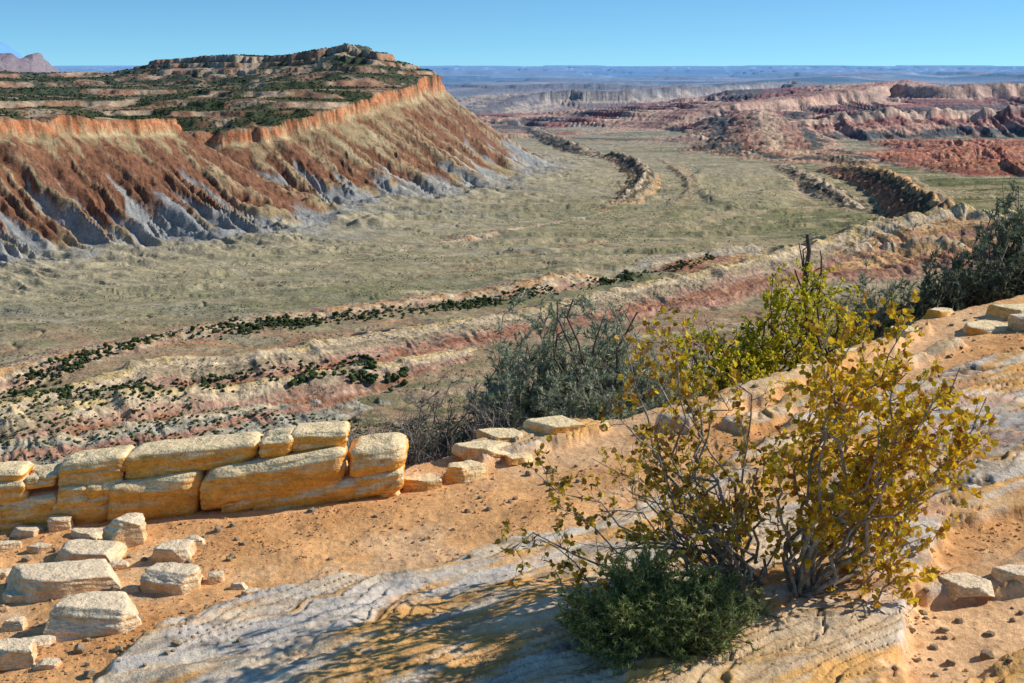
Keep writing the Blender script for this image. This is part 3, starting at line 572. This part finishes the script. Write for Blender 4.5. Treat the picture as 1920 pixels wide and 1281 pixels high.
def path(a,b,n,jit,bow=None):
    L=np.linalg.norm(b-a); t=np.linspace(0,1,n)[:,None]; p=a*(1-t)+b*t
    if bow is not None: p=p+bow*(4*t*(1-t))
    w=np.cumsum(RNG.normal(0,1,(n,3)),axis=0); w=w-w[0]-(w[-1]-w[0])*t; return p+w*jit*L/n
def leaves(P,Dr,ln,wd_,cols,narrow=False):
    n=len(P); Dr=Dr/np.linalg.norm(Dr,axis=1,keepdims=True); a=np.cross(Dr,RNG.normal(0,1,(n,3))); a/=np.linalg.norm(a,axis=1,keepdims=True); nn=np.cross(Dr,a)
    ln=ln[:,None];wd_=wd_[:,None]
    if narrow:
        V=np.stack([P-a*wd_,P+a*wd_,P+Dr*ln+nn*ln*.12],1); Fc=np.arange(n*3).reshape(n,3); k=3
    else:
        V=np.stack([P,P+Dr*ln*.3+a*wd_*.95+nn*ln*.12,P+Dr*ln*.72+a*wd_*.9+nn*ln*.13,P+Dr*ln+nn*ln*-.05,P+Dr*ln*.72-a*wd_*.9+nn*ln*.13,P+Dr*ln*.3-a*wd_*.95+nn*ln*.12],1); Fc=np.arange(n*6).reshape(n,6); k=6
    return V.reshape(-1,3),Fc,np.repeat(cols,k,axis=0)
def pal(n,cs,wts):
    cs=np.array(cs); i=RNG.choice(len(cs),n,p=np.array(wts)/sum(wts)); return cs[i]*RNG.uniform(.7,1.2,(n,1))
def finish(name,base,tube,LV,bmat,lmat,label,cat="bush",leafname="foliage"):
    e=bpy.data.objects.new(name,None); col.objects.link(e); e.location=base; e.empty_display_size=.1; setup(e,None,label,cat)
    o=mesh_np("branches",np.concatenate(tube.v)-base,np.concatenate(tube.f),bmat); o.parent=e
    if LV is not None:
        V,Fc,cc=LV; o=mesh_np(leafname,V-base,Fc,lmat,cc,False); o.parent=e
    return e
def woody(name,base,tips,r0,twn,twl,leafstep,ll,lw,cs,wts,lmat,bmat,label,narrow=False,start=.35,dens=1.,sub=2,bare=0.):
    tb=Tube(); LP=[];LD=[]
    for tip in tips:
        L=np.linalg.norm(tip-base); b2=base+RNG.normal(0,.03,3)*np.array([1,1,.2])*L
        bow=np.array([(tip-base)[0]*-.08,0,-.02*L])+RNG.normal(0,.05,3)*L
        p=path(b2,tip,12,.55,bow); tb.add(p,r0*min(1,L+.3),r0*.18,5)
        isb=RNG.random()<bare
        for _ in range(max(2,int(twn*L))):
            t=start+(1-start)*RNG.random()**.8; i=t*10.99; i0=int(i); q=p[i0]+(p[i0+1]-p[i0])*(i-i0); dmain=nrm(p[min(i0+1,11)]-p[i0])
            d=nrm(dmain*.7+RNG.normal(0,.75,3)+np.array([0,0,.35])); l=twl*RNG.uniform(.4,1.2); tp=path(q,q+d*l,6,.5,np.array([0,0,-.05*l])); tb.add(tp,r0*.22,r0*.09,3)
            paths=[tp]
            for _s in range(sub):
                k=RNG.integers(1,5); d2=nrm(d+RNG.normal(0,.8,3)); l2=l*RNG.uniform(.3,.6); t2=path(tp[k],tp[k]+d2*l2,4,.4); tb.add(t2,r0*.12,r0*.07,3); paths.append(t2)
            if isb and RNG.random()<.85: continue
            for pp in paths:
                Lp=np.linalg.norm(pp[-1]-pp[0]); m=max(1,int(Lp/leafstep*dens))
                for _l in range(m):
                    j=min(len(pp)-1.001,(.15+.85*RNG.random())*(len(pp)-1)); j0=int(j); LP.append(pp[j0]+(pp[j0+1]-pp[j0])*(j-j0)); LD.append(nrm(pp[j0+1]-pp[j0])*.6+RNG.normal(0,.6,3))
    LV=None
    if LP:
        LP=np.array(LP); n=len(LP); LV=leaves(LP,np.array(LD),ll*RNG.uniform(.55,1.15,n),lw*RNG.uniform(.6,1.1,n),pal(n,cs,wts),narrow)
    return finish(name,base,tb,LV,bmat,lmat,label)
def tipsof(l,y0,sp): return [at(u,v,y0+RNG.uniform(-sp,sp)) for u,v in l]
b=gp(1500,1135); b[2]=hn(b[0],b[1])-.01; y0=b[1]
T1=tipsof([(1850,745),(1800,690),(1830,800),(1700,610),(1650,580),(1600,640),(1560,610),(1545,700),(1830,840),(1770,900),(1760,820),(1720,780),(1700,700),(1640,740),(1590,780),(1520,760),(1690,880),(1640,860),(1700,960),(1740,1020),(1720,1080),(1640,960),(1590,900),(1680,1040),(1690,1140),(1560,980),(1500,860),(1750,740),(1740,950),(1670,800)],y0,.35)
woody("yellow_leaf_shrub",b,T1,.011,16,.15,.0145,.032,.0125,[(.80,.50,.022),(.68,.41,.022),(.52,.37,.028),(.40,.18,.025),(.86,.62,.03),(.30,.27,.03)],[6,5,3,2.6,4,1.2],m_leaf,m_bark,"shrub with round yellow autumn leaves on slickrock",start=.36)
b=gp(1400,1120); b[2]=hn(b[0],b[1])-.01; y0=b[1]
T2=tipsof([(1145,565),(1180,620),(1215,600),(1240,640),(1310,640),(1130,740),(1200,760),(1270,720),(1200,840),(1110,860),(1020,900),(960,1030),(1010,1010),(1040,950),(1120,960),(1180,920),(1250,850),(1310,790),(1350,740),(1390,790),(1340,870),(1280,930),(1200,1000),(1130,1050),(1260,1020),(1340,980),(1400,900),(1430,840),(1090,1020),(1440,960),(1160,880),(1220,900),(1300,960),(1370,930),(1150,1000),(1400,1000)],y0,.33)
woody("sparse_leaf_shrub",b,T2,.009,16,.14,.0175,.030,.0115,[(.68,.43,.03),(.50,.33,.03),(.36,.17,.025),(.20,.18,.03),(.80,.56,.03)],[4,4,3,1.5,2.5],m_leaf,m_bark,"sparse shrub with bare grey twigs and olive-gold leaves",start=.36,bare=.42)
def dome(name,base,rx,ry,rz,nst,cs,wts,ll,lw,nperm,label,lmat=m_needle,bmat=m_dkbark,low=0.,stem=.006,tw=9,twl=.35,droopy=.2,fill=.45):
    tb=Tube(); LP=[];LD=[]; sc=(rx+ry+rz)/3
    for _ in range(nst):
        a=RNG.random()*2*math.pi; e=math.asin(RNG.uniform(low,1)); k=RNG.uniform(fill,1)*(1+.18*math.sin(a*3+rx*9))
        tip=base+np.array([math.cos(a)*math.cos(e)*rx,math.sin(a)*math.cos(e)*ry,math.sin(e)*rz])*k
        b2=base+np.array([math.cos(a)*rx,math.sin(a)*ry,0])*.12*RNG.random(); p=path(b2,tip,8,.6,np.array([0,0,droopy*.3*rz])); tb.add(p,stem,stem*.3,4)
        for _t in range(tw):
            t=.35+.65*RNG.random(); i=t*6.99; i0=int(i); q=p[i0]+(p[i0+1]-p[i0])*(i-i0); d=nrm(nrm(p[i0+1]-p[i0])*.8+RNG.normal(0,.6,3)+np.array([0,0,.3])); l=twl*sc*RNG.uniform(.4,1); tp=path(q,q+d*l,4,.4); tb.add(tp,stem*.35,stem*.15,3)
            m=int(nperm*l); 
            if m<=0: continue
            j=RNG.random(m)*2.99; j0=j.astype(int); pp=tp[j0]+(tp[j0+1]-tp[j0])*(j-j0)[:,None]; LP.append(pp); LD.append(np.repeat(d[None],m,0)*.8+RNG.normal(0,.55,(m,3)))
    LV=None
    if LP:
        LP=np.concatenate(LP);LD=np.concatenate(LD); n=len(LP); LV=leaves(LP,LD,ll*RNG.uniform(.6,1.2,n),lw*np.ones(n),pal(n,cs,wts),True)
    return finish(name,base,tb,LV,bmat,lmat,label)
def bpx(u,v): p=gp(u,v); p[2]=hn(p[0],p[1])-.02; return p
GD=[(.20,.26,.07),(.29,.36,.11),(.13,.17,.05),(.44,.48,.20)]
b=bpx(1225,1235); dome("green_shrub",b,.37,.30,.32,160,GD,[4,4,2,2.5],.020,.0020,520,"low dense dark green shrub in front of a yellow shrub",tw=12,twl=.36)
b=bpx(1110,1210); dome("green_shrub",b,.17,.16,.17,40,GD,[4,4,2,2],.018,.0019,480,"small dark green shrub spilling over slickrock",tw=10)
b=bpx(1345,1200); dome("green_shrub",b,.20,.17,.22,50,GD,[4,4,2,2],.018,.0019,480,"small dark green shrub under a yellow shrub",tw=10)
GG=[(.34,.38,.23),(.46,.50,.33),(.20,.23,.13),(.58,.60,.43)]
for (u,vt,y0,rx,n,lb) in [(1025,585,8.6,.42,180,"tall grey-green shrub with feathery twigs at the rim"),(1130,600,8.8,.44,180,"grey-green shrub leaning over the rim"),(950,655,8.3,.34,120,"small grey-green shrub below the rim"),(1205,640,8.5,.38,130,"grey-green shrub beside dead branches"),(1100,665,8.1,.36,110,"grey-green shrub crowding the platform rim"),(1640,478,11.0,.33,90,"pale grey-green shrub behind the rim rocks")]:
    tp=at(u,vt,y0); b=np.array([tp[0],y0,hn(tp[0],y0)-.02]); rz2=tp[2]-b[2]
    dome("sage_shrub",b,rx,rx*.8,rz2,n,GG,[4,4,2,2],.038,.004,360,lb,bmat=m_dead,tw=12,twl=.2,stem=.006,low=.2,fill=.62)
YG=[(.72,.62,.03),(.54,.52,.03),(.82,.66,.04),(.20,.22,.025)]
for (u,vt,y0,rx,n) in [(1465,500,10.0,.33,18),(1375,600,9.6,.30,15),(1545,550,10.2,.23,10),(1610,560,10.3,.15,6),(1330,640,9.3,.24,10),(1420,560,9.9,.28,11)]:
    tp=at(u,vt,y0); b=np.array([tp[0],y0,hn(tp[0],y0)-.02]); hgt=tp[2]-b[2]
    tips=[b+np.array([RNG.uniform(-1,1)*rx,RNG.uniform(-1,1)*rx*.7,hgt*RNG.uniform(.45,1)]) for _ in range(n)]
    woody("olive_leaf_shrub",b,tips,.013,9,.19,.013,.034,.0135,YG,[4,3,3.5,1.2],m_leaf,m_dkbark,"bush with small yellow-green leaves behind the rim",start=.4)
DG=[(.17,.20,.11),(.26,.29,.17),(.10,.12,.065),(.38,.40,.28)]
for (u,vt,y0,rx,n) in [(1905,350,11.6,.32,120),(1840,440,11.2,.40,150),(1765,480,11.0,.28,100),(1960,400,11.3,.45,90),(1700,525,10.8,.16,40)]:
    tp=at(u,vt,y0); b=np.array([tp[0],y0,hn(tp[0],y0)-.02]); dome("juniper_bush",b,rx,rx,tp[2]-b[2],n,DG,[4,3,2,1.5],.042,.005,330,"grey-green juniper bush rising beyond the rim",tw=12,twl=.18,stem=.010,low=.25,fill=.6,bmat=m_dead)
for (u,vt,y0,rx,n) in [(770,745,8.0,.40,170),(860,708,8.2,.34,120),(690,772,7.8,.28,80),(1320,525,9.9,.22,18),(920,735,8.0,.28,70)]:
    tp=at(u,vt,y0); b=np.array([tp[0],y0,hn(tp[0],y0)-.02]); dome("bare_shrub",b,rx,rx,tp[2]-b[2],n,DG,[1,1,1,1],.02,.002,0,"leafless grey twiggy shrub below the rim",tw=16,twl=.30,stem=.007,low=.15,bmat=m_dead)
y0=10.4; p=at(1520,560,y0); b=np.array([p[0],y0,hn(p[0],y0)-.02]); tb=Tube(); top_=at(1514,440,y0); mp_=path(b,top_,10,.35); tb.add(mp_,.035,.014,6)
for (u,v) in [(1498,455),(1532,450),(1545,500),(1490,505),(1538,470)]:
    k=RNG.integers(5,9); tb.add(path(mp_[k],at(u,v,y0+RNG.uniform(-.1,.1)),6,.5),.012,.004,4)
finish("dead_snag",b,tb,None,m_dkbark,None,"blackened dead tree stub with broken branches","tree")
y0=8.4; p=at(1110,760,y0); b=np.array([p[0],y0,hn(p[0],y0)-.02]); tb=Tube()
for (u,v) in [(1045,565),(1075,560),(1195,585),(1130,600),(1060,620)]:
    q_=path(b,at(u,v,y0+RNG.uniform(-.1,.1)),10,.35); tb.add(q_,.014,.005,5)
    for _ in range(4):
        k=RNG.integers(5,9); tb.add(path(q_[k],q_[k]+RNG.normal(0,.09,3)+np.array([0,0,.06]),5,.5),.005,.002,3)
finish("dead_branch_shrub",b,tb,None,m_dkbark,None,"dark dead branches rising through grey-green shrub","bush")
